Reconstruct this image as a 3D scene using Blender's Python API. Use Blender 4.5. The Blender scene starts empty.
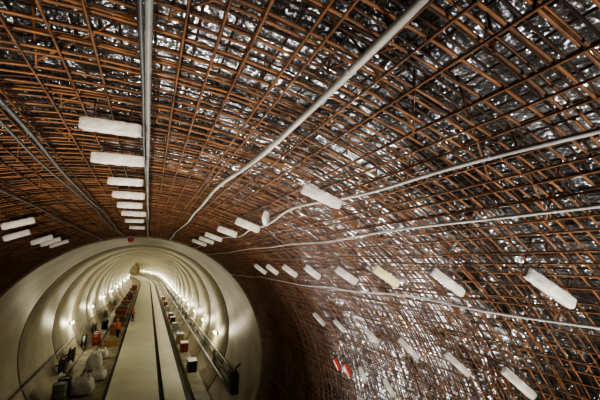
import bpy, math, random
from mathutils import Vector, Matrix, noise
random.seed(7)
R=4.7; AZ=3.05; D=13.6; CAGE=0.45; YB=-9.0; LEN=190
CAM=Vector((0.27,0.0,6.86)); F=330.0; VPX,VPY=148,262; ROLL=0.0

# ---------------------------------------------------------------- helpers
def mat(name,col,rough=0.6,metal=0.0,emit=None,es=0,var=0.0,scale=5,bump=0.0,bscale=20,col2=None):
    m=bpy.data.materials.new(name); m.use_nodes=True
    nt=m.node_tree; b=nt.nodes['Principled BSDF']
    b.inputs['Base Color'].default_value=(*col,1); b.inputs['Roughness'].default_value=rough
    b.inputs['Metallic'].default_value=metal
    tc=nt.nodes.new('ShaderNodeTexCoord')
    if var>0 or col2:
        n=nt.nodes.new('ShaderNodeTexNoise'); n.inputs['Scale'].default_value=scale; n.inputs['Detail'].default_value=5
        nt.links.new(tc.outputs['Object'],n.inputs['Vector'])
        r=nt.nodes.new('ShaderNodeValToRGB')
        c2=col2 if col2 else tuple(c*(1-var) for c in col)
        r.color_ramp.elements[0].position=0.35; r.color_ramp.elements[0].color=(*c2,1)
        r.color_ramp.elements[1].position=0.65; r.color_ramp.elements[1].color=(*col,1)
        nt.links.new(n.outputs['Fac'],r.inputs['Fac']); nt.links.new(r.outputs['Color'],b.inputs['Base Color'])
    if bump>0:
        n=nt.nodes.new('ShaderNodeTexNoise'); n.inputs['Scale'].default_value=bscale; n.inputs['Detail'].default_value=4
        nt.links.new(tc.outputs['Object'],n.inputs['Vector'])
        bp=nt.nodes.new('ShaderNodeBump'); bp.inputs['Strength'].default_value=bump; bp.inputs['Distance'].default_value=0.05
        nt.links.new(n.outputs['Fac'],bp.inputs['Height']); nt.links.new(bp.outputs['Normal'],b.inputs['Normal'])
    if emit:
        b.inputs['Emission Color'].default_value=(*emit,1); b.inputs['Emission Strength'].default_value=es
    return m

class MB:
    def __init__(s): s.v=[];s.f=[];s.m=[];s.sm=[]
    def tube(s,pts,r,sides=6,mi=0,closed=False,sq=None):
        n=len(pts); base=len(s.v); up=None
        for i,p in enumerate(pts):
            a=pts[max(i-1,0)]; b=pts[min(i+1,n-1)]
            if closed: a=pts[(i-1)%n]; b=pts[(i+1)%n]
            t=(b-a).normalized()
            if up is None:
                up=t.orthogonal().normalized()
            u=(up-t*up.dot(t)).normalized(); up=u; w=t.cross(u)
            rr=r[i] if isinstance(r,(list,tuple)) else r
            for k in range(sides):
                an=2*math.pi*k/sides
                s.v.append(p+u*(math.cos(an)*rr)+w*(math.sin(an)*rr))
        for i in range(n if closed else n-1):
            j=(i+1)%n
            for k in range(sides):
                k2=(k+1)%sides
                s.f.append((base+i*sides+k,base+i*sides+k2,base+j*sides+k2,base+j*sides+k)); s.m.append(mi); s.sm.append(True)
        if not closed:
            s.f.append(tuple(base+k for k in range(sides))[::-1]); s.m.append(mi); s.sm.append(False)
            s.f.append(tuple(base+(n-1)*sides+k for k in range(sides))); s.m.append(mi); s.sm.append(False)
    def box(s,c,d,mi=0,M=None,taper=1.0):
        base=len(s.v); c=Vector(c)
        for z in (-1,1):
            for y in (-1,1):
                for x in (-1,1):
                    k=taper if z>0 else 1
                    p=Vector((x*d[0]/2*k,y*d[1]/2*k,z*d[2]/2))
                    if M: p=M@p
                    s.v.append(c+p)
        for q in ((0,2,3,1),(4,5,7,6),(0,1,5,4),(2,6,7,3),(0,4,6,2),(1,3,7,5)):
            s.f.append(tuple(base+i for i in q)); s.m.append(mi); s.sm.append(False)
    def lathe(s,c,axis,prof,n=20,mi=0):
        axis=Vector(axis).normalized(); u=axis.orthogonal().normalized(); w=axis.cross(u); base=len(s.v); c=Vector(c)
        for (h,r) in prof:
            for k in range(n):
                a=2*math.pi*k/n
                s.v.append(c+axis*h+u*(r*math.cos(a))+w*(r*math.sin(a)))
        for i in range(len(prof)-1):
            for k in range(n):
                k2=(k+1)%n
                s.f.append((base+i*n+k,base+i*n+k2,base+(i+1)*n+k2,base+(i+1)*n+k)); s.m.append(mi); s.sm.append(True)
        s.f.append(tuple(base+k for k in range(n))[::-1]); s.m.append(mi); s.sm.append(False)
        e=base+(len(prof)-1)*n
        s.f.append(tuple(e+k for k in range(n))); s.m.append(mi); s.sm.append(False)
    def grid(s,fn,nu,nv,mi=0,smooth=True):
        base=len(s.v)
        for i in range(nu+1):
            for j in range(nv+1):
                s.v.append(fn(i/nu,j/nv))
        for i in range(nu):
            for j in range(nv):
                a=base+i*(nv+1)+j
                s.f.append((a,a+1,a+nv+2,a+nv+1)); s.m.append(mi); s.sm.append(smooth)
    def make(s,name,mats,origin=None,recalc=False):
        me=bpy.data.meshes.new(name)
        o=Vector(origin) if origin else Vector((0,0,0))
        me.from_pydata([tuple(Vector(v)-o) for v in s.v],[],s.f)
        for m in mats: me.materials.append(m)
        me.polygons.foreach_set('material_index',s.m); me.polygons.foreach_set('use_smooth',s.sm)
        me.update()
        if recalc:
            import bmesh
            bm=bmesh.new(); bm.from_mesh(me); bmesh.ops.recalc_face_normals(bm,faces=bm.faces); bm.to_mesh(me); bm.free()
        ob=bpy.data.objects.new(name,me); ob.location=o; bpy.context.collection.objects.link(ob)
        return ob

def cyl(th,y,r): # th: angle from crown, + = right
    return Vector((math.sin(th)*r, y, AZ+math.cos(th)*r))

def theta_of(dx,dz,r): # longitudinal line on vault seen under cross-section direction from platform
    px,pz=CAM.x,CAM.z-AZ
    l=math.hypot(dx,dz); dx/=l; dz/=l
    b=px*dx+pz*dz; c=px*px+pz*pz-r*r
    t=-b+math.sqrt(b*b-c)
    return math.atan2(px+dx*t,pz+dz*t)

# ---------------------------------------------------------------- materials
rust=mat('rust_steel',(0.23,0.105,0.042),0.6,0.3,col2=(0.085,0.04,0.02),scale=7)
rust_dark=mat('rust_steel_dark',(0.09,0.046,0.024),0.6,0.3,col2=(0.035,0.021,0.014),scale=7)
hose_m=mat('grey_hose',(0.24,0.25,0.24),0.5,0.0,var=0.35,scale=6)
hose_w=mat('white_hose',(0.46,0.46,0.43),0.45,0.0,var=0.35,scale=4)
hose_d=mat('dark_hose',(0.09,0.10,0.10),0.5,0.0,var=0.3,scale=4)
foam=mat('foam_white',(0.62,0.61,0.57),0.6,var=0.4,scale=6,bump=0.3,bscale=30)
foam_y=mat('foam_yellowish',(0.68,0.63,0.38),0.6,var=0.2,scale=9,bump=0.3,bscale=30)
foam_r=mat('foam_red',(0.55,0.09,0.06),0.5,var=0.2,scale=9)
conc=mat('concrete_lining',(0.58,0.53,0.39),0.45,var=0.28,scale=0.9,bump=0.12,bscale=6)
conc_j=mat('concrete_joint',(0.20,0.18,0.13),0.8)
conc_e=mat('concrete_edge',(0.33,0.27,0.17),0.8,var=0.35,scale=5,bump=0.5,bscale=12)
floor_m=mat('floor_concrete',(0.45,0.42,0.32),0.6,var=0.4,scale=1.6,bump=0.1)
slab_m=mat('slab_pale',(0.86,0.88,0.80),0.5,var=0.10,scale=0.8)
dark=mat('dark_channel',(0.035,0.033,0.03),0.6)
steel=mat('steel_rail',(0.3,0.29,0.27),0.35,0.8)
black=mat('black_rubber',(0.02,0.02,0.02),0.5)
grey=mat('grey_paint',(0.30,0.31,0.30),0.45)
white=mat('white_fabric',(0.9,0.9,0.87),0.8,bump=0.3,bscale=6)
red=mat('red_paint',(0.35,0.06,0.04),0.45,var=0.3)
brown=mat('brown_rubble',(0.17,0.10,0.06),0.9,var=0.5,scale=4,bump=0.8)
pink=mat('pink_tarp',(0.38,0.19,0.15),0.7,var=0.2)
yellow=mat('yellow_paint',(0.7,0.5,0.08),0.5)
wood=mat('timber',(0.42,0.28,0.14),0.7,var=0.3)
orange=mat('orange_workwear',(0.7,0.2,0.05),0.7)
navy=mat('navy_trousers',(0.03,0.04,0.07),0.8)
skin=mat('skin',(0.55,0.32,0.22),0.6)
lampm=mat('lamp_glow',(1,1,1),0.4,emit=(1,0.95,0.78),es=34)
flood=mat('flood_glow',(1,1,1),0.4,emit=(1,0.95,0.86),es=6)

def membrane():
    m=bpy.data.materials.new('silver_membrane'); m.use_nodes=True
    nt=m.node_tree; b=nt.nodes['Principled BSDF']; L=nt.links.new
    tc=nt.nodes.new('ShaderNodeTexCoord')
    n=nt.nodes.new('ShaderNodeTexNoise'); n.inputs['Scale'].default_value=1.1; n.inputs['Detail'].default_value=6
    L(tc.outputs['Object'],n.inputs['Vector'])
    r=nt.nodes.new('ShaderNodeValToRGB'); r.color_ramp.elements[0].position=.42; r.color_ramp.elements[0].color=(.14,.14,.14,1)
    r.color_ramp.elements[1].position=.62; r.color_ramp.elements[1].color=(.74,.77,.80,1)
    L(n.outputs['Fac'],r.inputs['Fac']); L(r.outputs['Color'],b.inputs['Base Color'])
    b.inputs['Metallic'].default_value=.92; b.inputs['Roughness'].default_value=.25
    v=nt.nodes.new('ShaderNodeTexVoronoi'); v.inputs['Scale'].default_value=34
    L(tc.outputs['Object'],v.inputs['Vector'])
    n2=nt.nodes.new('ShaderNodeTexNoise'); n2.inputs['Scale'].default_value=4.5; n2.inputs['Detail'].default_value=7; n2.inputs['Distortion'].default_value=.6
    L(tc.outputs['Object'],n2.inputs['Vector'])
    b1=nt.nodes.new('ShaderNodeBump'); b1.inputs['Strength'].default_value=.7; b1.inputs['Distance'].default_value=.012
    L(v.outputs['Distance'],b1.inputs['Height'])
    b2=nt.nodes.new('ShaderNodeBump'); b2.inputs['Strength'].default_value=.6; b2.inputs['Distance'].default_value=.10
    L(n2.outputs['Fac'],b2.inputs['Height']); L(b1.outputs['Normal'],b2.inputs['Normal'])
    L(b2.outputs['Normal'],b.inputs['Normal'])
    return m
memb=membrane()

# ---------------------------------------------------------------- vault membrane (ceiling)
TB=math.radians(130)
b=MB()
def fn(u,v):
    th=-TB+2*TB*u; y=YB+(D-YB)*v
    p=cyl(th,y,R)
    w=0.07*noise.noise(p*1.1)+0.05*abs(noise.noise(p*2.7+Vector((5,3,1))))
    return cyl(th,y,R+CAGE+0.20+w)
b.grid(fn,260,260)
b.make('ceiling',[memb])

# ---------------------------------------------------------------- rebar cage
b=MB()
YE=D-.06
def arc(y,r,rad,mi,t0=-TB,t1=TB,n=72,tilt=0):
    ph=random.random()*6; a=random.uniform(.004,.018)
    pts=[]
    for i in range(n+1):
        th=t0+(t1-t0)*i/n
        pts.append(cyl(th,min(y+a*math.sin(th*5+ph)+tilt*math.sin(th),YE),r+0.009*math.sin(th*11+ph)))
    b.tube(pts,rad,5,mi)
def lon(th,r,rad,mi,y0=YB,y1=YE,n=14,tilt=0):
    ph=random.random()*6; a=random.uniform(.0005,.003)
    pts=[]
    for i in range(n+1):
        y=y0+(y1-y0)*i/n
        pts.append(cyl(th+a*math.sin(y*1.1+ph)+tilt*(y-y0)/(y1-y0),y,r+0.01*math.sin(y*1.7+ph)))
    b.tube(pts,rad,5,mi)
y=YB+.1
while y<D-.1:
    arc(y+random.uniform(-.025,.025),R+.05,.0070,0,tilt=random.uniform(-.04,.04)); y+=.095
y=YB+.16
while y<D-.1:
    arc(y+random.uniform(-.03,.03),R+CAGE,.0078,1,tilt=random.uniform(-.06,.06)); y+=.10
y=YB+.2
while y<D-.1:   # lap bars
    t0=random.uniform(-2,1.3); arc(y+random.uniform(-.05,.05),R+.064,.0064,0,t0=t0,t1=t0+1.0,n=24,tilt=random.uniform(-.15,.15)); y+=.16
th=-TB
while th<TB:
    lon(th+random.uniform(-.009,.009),R+.034,.0070,0,tilt=random.uniform(-.012,.012)); th+=.15/R
th=-TB+.01
while th<TB:
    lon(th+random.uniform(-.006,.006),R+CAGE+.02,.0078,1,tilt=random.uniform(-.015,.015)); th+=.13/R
y=YB+.3
while y<D-.4:
    th=-TB+.05
    while th<TB:
        t=th+random.uniform(-.02,.02); yy=y+random.uniform(-.05,.05)
        b.tube([cyl(t,yy,R+.02),cyl(t+random.uniform(-.01,.01),yy+random.uniform(-.08,.08),R+CAGE+.04)],.0062,5,0)
        if random.random()<.4:
            b.tube([cyl(t,yy,R+.05),cyl(t+.09*random.choice((-1,1)),yy+random.uniform(-.1,.1),R+CAGE)],.0062,5,0)
        th+=.12
    y+=.55
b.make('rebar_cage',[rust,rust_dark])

# ---------------------------------------------------------------- injection hoses / conduits on the cage
def hose(name,d,rad,m,wav=.01,y0=-3,y1=D-.1,ph=0,bend=0,rr=R-.02):
    th=theta_of(d[0],d[1],rr); bb=MB(); pts=[]
    n=90
    for i in range(n+1):
        y=y0+(y1-y0)*i/n
        sag=.018*math.sin(y*2.3+ph)
        k=math.exp(-((y-1.5)/1.4)**2)
        pts.append(cyl(th+wav*math.sin(y*1.15+ph)+wav*.4*math.sin(y*3.1+ph)+bend*k,y,rr-.01+sag*.5))
    bb.tube(pts,rad,10,0)
    for i in range(4,n,6):
        bb.tube([pts[i],pts[i]+(pts[i+1]-pts[i]).normalized()*.02],rad*1.12,10,0)
    return bb.make(name,[m])
hose('injection_hose',(-20,257),.015,hose_m,.001)
hose('injection_hose',(-25,257),.009,hose_d,.002,ph=2)
hose('injection_hose',(207,257),.017,hose_w,.004,bend=.012)
hose('injection_hose',(401,145),.013,hose_w,.016,ph=1)
hose('injection_hose',(407,56),.011,hose_w,.004,ph=3)
hose('injection_hose',(417,-62),.011,hose_w,.008,ph=.5)
hose('injection_hose',(-147,159),.014,hose_d,.004)
hose('injection_hose',(-155,150),.010,hose_d,.005,ph=1)
hose('injection_hose',(-140,71),.012,hose_d,.004,ph=2)
hose('injection_hose',(160,-150),.013,hose_m,.004,ph=2)

# ---------------------------------------------------------------- foam blocks tied under the bars
def block(th,y,m=foam,L=.5,h=.13,tw=0.0):
    r=R-.10
    c=cyl(th,y,r)
    T=Vector((math.cos(th),0,-math.sin(th))); Y=Vector((0,1,0)); N=Vector((math.sin(th),0,math.cos(th)))
    T=(T+Y*tw).normalized(); Y=N.cross(T)
    bb=MB(); n=12; nr=16; base=0
    for i in range(n+1):
        s=-1+2*i/n
        k=(1-abs(s)**14*.15)
        wob=1+.05*math.sin(i*2.1+y*5)
        for q in range(nr):
            a=2*math.pi*q/nr
            ca,sa=math.cos(a),math.sin(a)
            e=.35
            px=math.copysign(abs(ca)**e,ca)*h*.30*k*wob; pz=math.copysign(abs(sa)**e,sa)*h*.5*k*wob
            bb.v.append(c+T*(s*L/2)+Y*px+N*pz)
    for i in range(n):
        for q in range(nr):
            q2=(q+1)%nr
            bb.f.append((i*nr+q,i*nr+q2,(i+1)*nr+q2,(i+1)*nr+q)); bb.m.append(0); bb.sm.append(True)
    bb.f.append(tuple(range(nr))[::-1]); bb.m.append(0); bb.sm.append(False)
    bb.f.append(tuple(n*nr+q for q in range(nr))); bb.m.append(0); bb.sm.append(False)
    for s in (-.3,.3):
        p=c+T*(s*L); 
        bb.tube([p+N*(h*.4),p+N*(.15)],.004,5,1)
    return bb.make('foam_spacer_block',[m,rust_dark],origin=c,recalc=True)
def row(d,ys,m=foam,L=.42,mats={},h=.10,tw=0,tws={}):
    th=theta_of(d[0],d[1],R-.1)
    for i,y in enumerate(ys):
        block(th+random.uniform(-.006,.006),y,mats.get(i,m),L*random.uniform(.86,1.05),h*random.uniform(.85,1.1),tws.get(i,random.uniform(-.14,.14)+tw))
row((-46,131.7),(2.15,2.85,3.65,4.4,5.2,6.1,7.2,8.6),L=.36,h=.088)
row((166,69),(2.35,3.85,4.65,5.9,7.3,8.4,9.6),tws={1:2.5},L=.4)
row((370,-25),(1.44,2.32,3.17,4.08,5.1,6.1,7.1,8.0),L=.36,mats={2:foam_y},tw=-.3,h=.09)
row((343,-119),(2.40,3.15,4.0,4.87,5.93,6.8),L=.34,tw=-.7,h=.08)
row((-128,40),(6.0,),L=.4)
row((-126,27.5),(7.0,8.4,9.1,9.9),L=.4)
row((184,-102),(6.5,6.95),m=foam_r,L=.28,h=.08,tw=-.35)
row((230,-124),(5.1,5.9),L=.32,h=.08,tw=-.35)

# ---------------------------------------------------------------- concrete tunnel lining
b=MB()
NS=96
FL=math.acos(-(AZ)/R)
def bendx(y):
    k=max(0,y-105); return -k*k*0.0010
secs=[(D,0)]; y=D
while y<D+LEN:
    y+=6.0; secs+= [(y-.18,0),(y-.09,1),(y,0)]
def lin(y,r):
    return [cyl(-FL-.12+(2*FL+.24)*i/NS,y,r)+Vector((bendx(y),0,0)) for i in range(NS+1)]
rows=[lin(yy,R+.06*k) for yy,k in secs]
for rws in rows: b.v+=rws
for i in range(len(rows)-1):
    for j in range(NS):
        a=i*(NS+1)+j; b.f.append((a,a+1,a+NS+2,a+NS+1)); b.m.append(2 if (secs[i][1] or secs[i+1][1]) else 0); b.sm.append(True)
o=len(b.v); 
NE=96
e=[]
for rr,yy in ((R,D),(R+.02,D-.04),(R+CAGE+.3,D-.04),(R+CAGE+.3,D+3)):
    e.append([cyl(-TB+2*TB*i/NE,yy,rr) for i in range(NE+1)])
for rws in e: b.v+=rws
for i in range(3):
    for j in range(NE):
        a=o+i*(NE+1)+j; b.f.append((a,a+1,a+NE+2,a+NE+1)); b.m.append(1); b.sm.append(False)
b.make('tunnel_lining',[conc,conc_e,conc_j])

b=MB(); ye=D+LEN-2
b.lathe((bendx(ye),ye,AZ),(0,1,0),[(0,R-.02),(0.3,R-.02)],48,0); b.make('wall_end',[conc])
b=MB(); b.lathe((0,YB-.5,AZ),(0,1,0),[(0,R+CAGE+.3),(0.3,R+CAGE+.3)],64,0); b.make('wall_back',[conc_e])

# ---------------------------------------------------------------- floor with slab and channels
b=MB()
def strip(x0,x1,z0,z1,mi,y0=D-1,y1=D+LEN,n=60):
    for i in range(n):
        a=y0+(y1-y0)*i/n; c=y0+(y1-y0)*(i+1)/n
        xa,xb=bendx(a),bendx(c); base=len(b.v)
        for (yy,xo) in ((a,xa),(c,xb)):
            for (x,z) in ((x0,z0),(x1,z0),(x1,z1),(x0,z1)):
                b.v.append(Vector((x+xo,yy,z)))
        fs=[(0,1,5,4),(1,2,6,5),(2,3,7,6),(3,0,4,7)]
        if i==0: fs.append((3,2,1,0))
        if i==n-1: fs.append((4,5,6,7))
        for q in fs:
            b.f.append(tuple(base+k for k in q)); b.m.append(mi); b.sm.append(False)
strip(-3.75,3.75,-.3,0,0)
strip(-4.2,4.2,-.3,0,0,YB,D-1,4)
strip(-1.15,1.30,.003,.16,1)
strip(-1.34,-1.15,.003,.02,2)
strip(1.30,1.54,.003,.02,2)
strip(1.54,2.50,.003,.16,1)
strip(2.50,2.80,.003,.02,2)
strip(-3.6,-2.9,.003,.22,0)
strip(2.9,3.6,.003,.22,0)
b.make('floor',[floor_m,slab_m,dark])

b=MB()
for (x,z,r,mi) in ((4.12,1.05,.09,0),(4.28,1.4,.05,1),(4.40,1.7,.05,0)):
    b.tube([Vector((x+bendx(y),y,z)) for y in [D+2.3+(LEN-6)*i/80 for i in range(81)]],r,10,mi)
for i in range(40):
    y=D+3.5+i*4
    b.box((4.24+bendx(y),y,1.35),(.15,.06,.8),0)
b.make('service_pipe',[grey,black])
b=MB()
b.tube([Vector((-4.3+bendx(y),y,1.45)) for y in [D+.3+(LEN-4)*i/80 for i in range(81)]],.04,10,0)
b.make('service_pipe',[grey,black])

# ---------------------------------------------------------------- tunnel wall lamps
def tlamp(y,sgn,en):
    th=math.radians(98)*sgn
    p=cyl(th,y,R-.15)+Vector((bendx(y),0,0))
    T=Vector((math.cos(th),0,-math.sin(th))); N=Vector((math.sin(th),0,math.cos(th)))
    M=Matrix((T,Vector((0,1,0)),N)).transposed()
    b=MB()
    b.box(p+N*.07,(.16,.7,.05),1,M); 
    b.tube([p+Vector((0,-.28,0)),p+Vector((0,.28,0))],.045,10,0)
    b.make('tunnel_lamp',[lampm,grey],origin=p)
    l=bpy.data.lights.new('lamp','POINT'); l.energy=en; l.color=(1,.92,.70); l.shadow_soft_size=.12
    lo=bpy.data.objects.new('tunnel_lamp_light',l); lo.location=p-N*.5; bpy.context.collection.objects.link(lo)
y=D+9
while y<D+LEN-5:
    near=y<D+60
    tlamp(y,1,44 if near else 120); y+=5.2 if near else 9
y=D+17
while y<D+LEN-5:
    near=y<D+60
    tlamp(y,-1,66 if near else 130); y+=10 if near else 13
# ---------------------------------------------------------------- clutter in the tunnel
def big_bag(x,y,w=1.1,h=.85,z0=0.0):
    b=MB()
    def f(u,v):
        a=2*math.pi*u; t=v
        prof=[(0,.0),(.02,.42),(.15,.52),(.45,.56),(.75,.5),(.93,.34),(1.0,.0)]
        for i in range(len(prof)-1):
            if prof[i][0]<=t<=prof[i+1][0]:
                q=(t-prof[i][0])/(prof[i+1][0]-prof[i][0]); rr=prof[i][1]*(1-q)+prof[i+1][1]*q; break
        rr*=w*(1+.09*math.sin(3*a+x)+.06*math.sin(7*a+t*5))
        ca,sa=math.cos(a),math.sin(a)
        return Vector((x+rr*math.copysign(abs(ca)**.7,ca),y+rr*math.copysign(abs(sa)**.7,sa),z0+h*t*(1+.05*math.sin(4*a))))
    b.grid(f,28,14)
    for sx in (-1,1):
        for sy in (-1,1):
            b.tube([Vector((x+sx*.3*w,y+sy*.3*w,z0+h*.8)),Vector((x+sx*.28*w,y+sy*.2*w,z0+h*1.15)),Vector((x+sx*.24*w,y,z0+h*1.22))],.025,6,0)
    return b.make('bulk_bag',[white],origin=(x,y,z0),recalc=True)
big_bag(-2.4,22.2,1.05,.75,.0)
big_bag(-1.95,24.4,.9,.5,.0)
big_bag(-2.35,26.3,.8,1.0,.0)
big_bag(-2.3,29.3,.8,.6,.0)
def drum(x,y,z0,m=grey):
    b=MB(); b.lathe((x,y,z0),(0,0,1),[(0,.28),(.02,.3),(.28,.29),(.3,.31),(.32,.29),(.58,.29),(.6,.31),(.62,.29),(.86,.3),(.88,.28),(.86,.26)],24,0)
    return b.make('steel_drum',[m],origin=(x,y,z0))
drum(-3.15,20.6,.22); drum(-3.1,21.4,.22,black); drum(-3.1,33,.22,red); drum(-3.15,34,.22,grey); drum(-3.2,40,.22,black)
def reel(y,z,rad=.45,x=None,side=-1):
    xx=side*(math.sqrt(R*R-(z-AZ)**2)-.42)
    b=MB()
    b.lathe((xx-.14,y,z),(1,0,0),[(0,rad),(.04,rad),(.04,rad*.55),(.24,rad*.55),(.24,rad),(.28,rad)],28,0)
    for t in range(4):
        xo=xx-.07+t*.05
        b.tube([Vector((xo,y+math.cos(a)*rad*.72,z+math.sin(a)*rad*.72)) for a in [2*math.pi*i/24 for i in range(24)]],.03,6,1,closed=True)
    b.tube([Vector((xx-.35,y,z)),Vector((xx+.25,y,z))],.05,8,1)
    return b.make('hose_reel',[black,grey],origin=(xx,y,z))
for (y,z) in ((24.5,.95),(27,.95),(31.5,.9),(37,.9),(46,.9),(58,.9)): reel(y,z)
def cart(x,y,m,load):
    b=MB()
    b.box((x,y,.62),(1.1,2.6,.12),1)
    z=.68
    outer=[(-.6,-1.3),(.6,-1.3),(.6,1.3),(-.6,1.3)]
    base=len(b.v)
    for (sx,zz) in ((.75,z),(1.0,z+.75),(.93,z+.75),(.7,z+.06)):
        for (ax,ay) in outer: b.v.append(Vector((x+ax*sx,y+ay*sx,zz)))
    for l in range(3):
        for q in range(4):
            q2=(q+1)%4; b.f.append((base+l*4+q,base+l*4+q2,base+l*4+4+q2,base+l*4+4+q)); b.m.append(0); b.sm.append(False)
    b.f.append((base+3,base+2,base+1,base)); b.m.append(0); b.sm.append(False)
    def f(u,v):
        X=-.52+1.04*u; Y=-1.15+2.3*v
        return Vector((x+X,y+Y,z+.55+.4*math.sin(math.pi*u)*math.sin(math.pi*v)+.05*math.sin(u*19+v*23)))
    b.grid(f,10,16,2)
    for sx in (-.48,.48):
        for sy in (-.8,.8):
            b.lathe((x+sx-.05,y+sy,.23),(1,0,0),[(0,.23),(.08,.23),(.08,.17),(.1,.17)],18,3)
            b.tube([Vector((x+sx,y+sy,.23)),Vector((x+sx,y+sy,.6))],.05,6,1)
    b.tube([Vector((x-.55,y-1.3,z+.4)),Vector((x-.55,y-1.5,z+.8)),Vector((x+.55,y-1.5,z+.8)),Vector((x+.55,y-1.3,z+.4))],.03,6,1)
    return b.make('tipper_cart',[m,grey,load,black],origin=(x,y,0))
cart(-2.15,46,red,brown); cart(-2.15,50,grey,brown); cart(-2.15,55,red,pink); cart(-2.15,60,brown,brown); cart(-2.15,66,red,brown); cart(-2.15,73,grey,pink); cart(-2.15,80,red,brown); cart(-2.15,88,red,pink)
def pallet(x,y,z0,h,m,n=4):
    b=MB()
    for i in range(5): b.box((x-.45+.225*i,y,z0+.13),(.12,1.1,.025),1)
    for s in (-.5,0,.5): b.box((x,y+s,z0+.06),(1.0,.1,.115),1)
    for k in range(n):
        b.box((x+random.uniform(-.03,.03),y+random.uniform(-.03,.03),z0+.145+h*(k+.5)/n),(.95,1.0,h/n-.02),0,taper=.95)
    return b.make('loaded_pallet',[m,wood],origin=(x,y,z0))
pallet(-2.1,38.5,.0,.8,pink); pallet(-2.1,42,.0,1.1,brown,6); pallet(-2.1,33.5,0,.4,wood,3); pallet(-2.3,19.6,0,.3,wood,3)
def crate(x,y,z0,m):
    b=MB(); b.box((x,y,z0+.3),(.5,.9,.58),0)
    for s in (-.4,0,.4):
        b.box((x,y+s,z0+.3),(.54,.07,.6),1)
    b.box((x,y,z0+.62),(.54,.94,.05),1)
    return b.make('equipment_crate',[m,grey],origin=(x,y,z0))
for (yy,mm) in ((23,black),(28,red),(31.5,wood),(37,grey),(41,black),(44,red),(51,grey),(57,red),(65,wood)): crate(3.25,yy,.22,mm)
b=MB(); b.box((4.05,15.2,1.75),(.28,.4,.8),0); b.box((3.89,15.2,1.8),(.03,.32,.6),1); b.tube([Vector((4.1,15.2,2.1)),Vector((4.1,15.2,2.35)),Vector((4.3,15.2,2.5))],.04,8,0)
b.make('electrical_cabinet',[black,black])
b=MB(); b.lathe((-.35,D-.22,AZ+R-.02),(0,0,-1),[(0,.09),(.1,.1),(.16,.06),(.18,.02)],16,0); b.box((-.35,D-.22,AZ+R-.01),(.24,.16,.04),1)
b.make('warning_lamp',[foam_r,grey])

# ---------------------------------------------------------------- workers
def worker(x,y,face=0.0,bendf=0.0):
    V=[(0,0,.95),(0,.01,1.12),(0,.01+bendf*.12,1.32),(0,bendf*.2,1.46),(0,bendf*.24,1.54)]
    Rr=[.15,.14,.16,.09,.055]
    E=[(0,1),(1,2),(2,3),(3,4)]
    for s in (-1,1):
        k=len(V)
        V+= [(s*.2,bendf*.17,1.41),(s*.25,.0+bendf*.15,1.14),(s*.23,.18+bendf*.2,.98),(s*.22,.25+bendf*.2,.93)]
        Rr+= [.07,.055,.042,.035]
        E+= [(3,k),(k,k+1),(k+1,k+2),(k+2,k+3)]
        k=len(V)
        V+= [(s*.1,0,.88),(s*.12,.03*s+.02,.5),(s*.13,.05*s-.04,.1),(s*.14,.05*s+.12,.05)]
        Rr+= [.095,.07,.05,.045]
        E+= [(0,k),(k,k+1),(k+1,k+2),(k+2,k+3)]
    me=bpy.data.meshes.new('worker'); me.from_pydata(V,E,[])
    ob=bpy.data.objects.new('worker',me); bpy.context.collection.objects.link(ob)
    sk=ob.modifiers.new('skin','SKIN'); sk.use_smooth_shade=True
    for i,v in enumerate(me.skin_vertices[0].data): v.radius=(Rr[i],Rr[i]*.8); v.use_root=(i==0)
    ss=ob.modifiers.new('s','SUBSURF'); ss.levels=2; ss.render_levels=2
    dg=bpy.context.evaluated_depsgraph_get(); m2=bpy.data.meshes.new_from_object(ob.evaluated_get(dg))
    ob.modifiers.clear(); ob.data=m2
    m2.materials.clear()
    for m_ in (orange,navy,skin): m2.materials.append(m_)
    for p in m2.polygons:
        c=p.center; p.material_index = 1 if c.z<.9 and abs(c.x)<.19 else (2 if c.z>1.5 else 0)
    zmin=min(v.co.z for v in m2.vertices)
    ob.location=(x,y,.16-zmin if -1.15<x<1.3 else -zmin); ob.rotation_euler=(0,0,face)
    h=MB(); hc=(0,bendf*.28+.01,1.64)
    h.lathe((hc[0],hc[1],hc[2]-.12),(0,0,1),[(0,.045),(.03,.065),(.09,.08),(.15,.082),(.2,.07),(.23,.03)],16,0)
    h.tube([Vector((0,hc[1]+.075,1.64)),Vector((0,hc[1]+.105,1.60)),Vector((0,hc[1]+.085,1.59))],.012,6,0)
    for s in (-1,1): h.tube([Vector((s*.083,hc[1],1.66)),Vector((s*.09,hc[1]-.01,1.61))],.014,6,0)
    h.lathe((hc[0],hc[1],1.665),(0,0,1),[(0,.125),(.012,.125),(.014,.1),(.05,.098),(.09,.075),(.115,.03)],18,1)
    hd=h.make('head',[skin,yellow]); hd.parent=ob
    for s in (-1,1):
        g=MB(); bx,by,bz=s*.22,.26+bendf*.2,.92
        g.tube([Vector((bx,by-.02,bz+.02)),Vector((bx,by+.05,bz-.03))],[.032,.03],8,0)
        for f_ in range(4):
            o=(f_-1.5)*.017
            g.tube([Vector((bx+o,by+.045,bz-.03)),Vector((bx+o,by+.08,bz-.055)),Vector((bx+o,by+.085,bz-.09+.005*abs(f_-1.5)))],.0085,6,0)
        g.tube([Vector((bx-s*.02,by,bz)),Vector((bx-s*.05,by+.035,bz-.02)),Vector((bx-s*.045,by+.06,bz-.04))],.01,6,0)
        gg=g.make('hand_left' if s<0 else 'hand_right',[skin]); gg.parent=ob
worker(-1.75,35.8,.9,.4); worker(-.85,44,-1.2,0)

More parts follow.
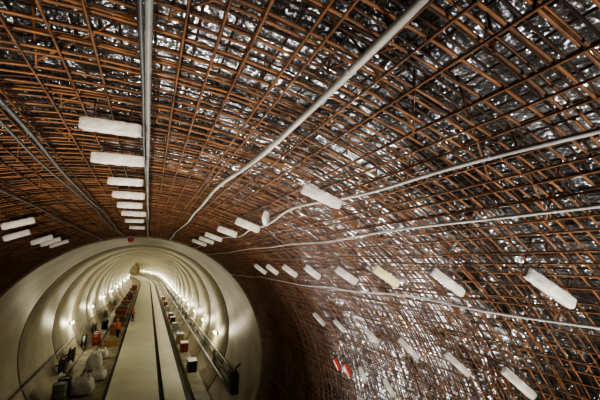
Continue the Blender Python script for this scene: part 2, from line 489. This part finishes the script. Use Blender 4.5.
# ---------------------------------------------------------------- floodlights in the cavern
def floodlight(loc,target,energy,col=(1,.92,.78),spread=130):
    loc=Vector(loc); d=(Vector(target)-loc).normalized()
    q=d.to_track_quat('-Z','Y'); M=q.to_matrix()
    b=MB(); b.box(loc+d*-.08,(.55,.4,.12),0,M); b.box(loc+d*-.015,(.48,.33,.012),1,M)
    for s in (-.3,.3):
        b.tube([loc+M@Vector((s,0,.08)),loc+M@Vector((s,-.3,.1))],.02,6,0)
    b.tube([loc+M@Vector((-.3,-.3,.1)),loc+M@Vector((.3,-.3,.1))],.02,6,0)
    b.make('floodlight',[black,flood],origin=loc)
    l=bpy.data.lights.new('fl','AREA'); l.shape='RECTANGLE'; l.size=.48; l.size_y=.33; l.energy=energy; l.color=col; l.spread=math.radians(spread)
    o=bpy.data.objects.new('floodlight_beam',l); o.location=loc+d*.02; o.rotation_euler=q.to_euler(); bpy.context.collection.objects.link(o)
floodlight((2.0,-0.8,4.9),(3.0,3.2,7.6),72,(1,.95,.88))
floodlight((-1.2,-1.2,4.2),(-.1,6,7.8),85,(1,.9,.74),spread=80)
floodlight((0.5,-0.5,2.2),(4.4,6.5,5.8),75,spread=90)
floodlight((1.8,12.0,.6),(3.4,3.0,6.8),95,(1,.97,.94),spread=60)  # added unseen lamp low by the tunnel mouth, rakes the upper-right foil brighter

w=bpy.data.worlds.new('w'); bpy.context.scene.world=w; w.use_nodes=True
w.node_tree.nodes['Background'].inputs[0].default_value=(.5,.5,.5,1); w.node_tree.nodes['Background'].inputs[1].default_value=.02

# ---------------------------------------------------------------- camera
t=Vector((VPX-300,200-VPY,F)).normalized()      # tunnel axis in camera (right,up,fwd)
p=math.atan2(-t.y,t.z)
U=Vector((0,math.cos(p),math.sin(p)))
X=Vector((U.y*t.z-U.z*t.y, U.z*t.x-U.x*t.z, U.x*t.y-U.y*t.x))
if X.x<0: X=-X
right=Vector((X.x,t.x,U.x)); up=Vector((X.y,t.y,U.y)); fwd=Vector((X.z,t.z,U.z))
M=Matrix((right,up,-fwd)).transposed().to_4x4(); M.translation=CAM
cd=bpy.data.cameras.new('camera'); cd.sensor_width=36; cd.lens=F/600*36; cd.clip_start=.05; cd.clip_end=500
co=bpy.data.objects.new('camera',cd); co.matrix_world=M; bpy.context.collection.objects.link(co)
bpy.context.scene.camera=co
vs=bpy.context.scene.view_settings
vs.view_transform='AgX'; vs.look='AgX - High Contrast'; vs.exposure=0.3
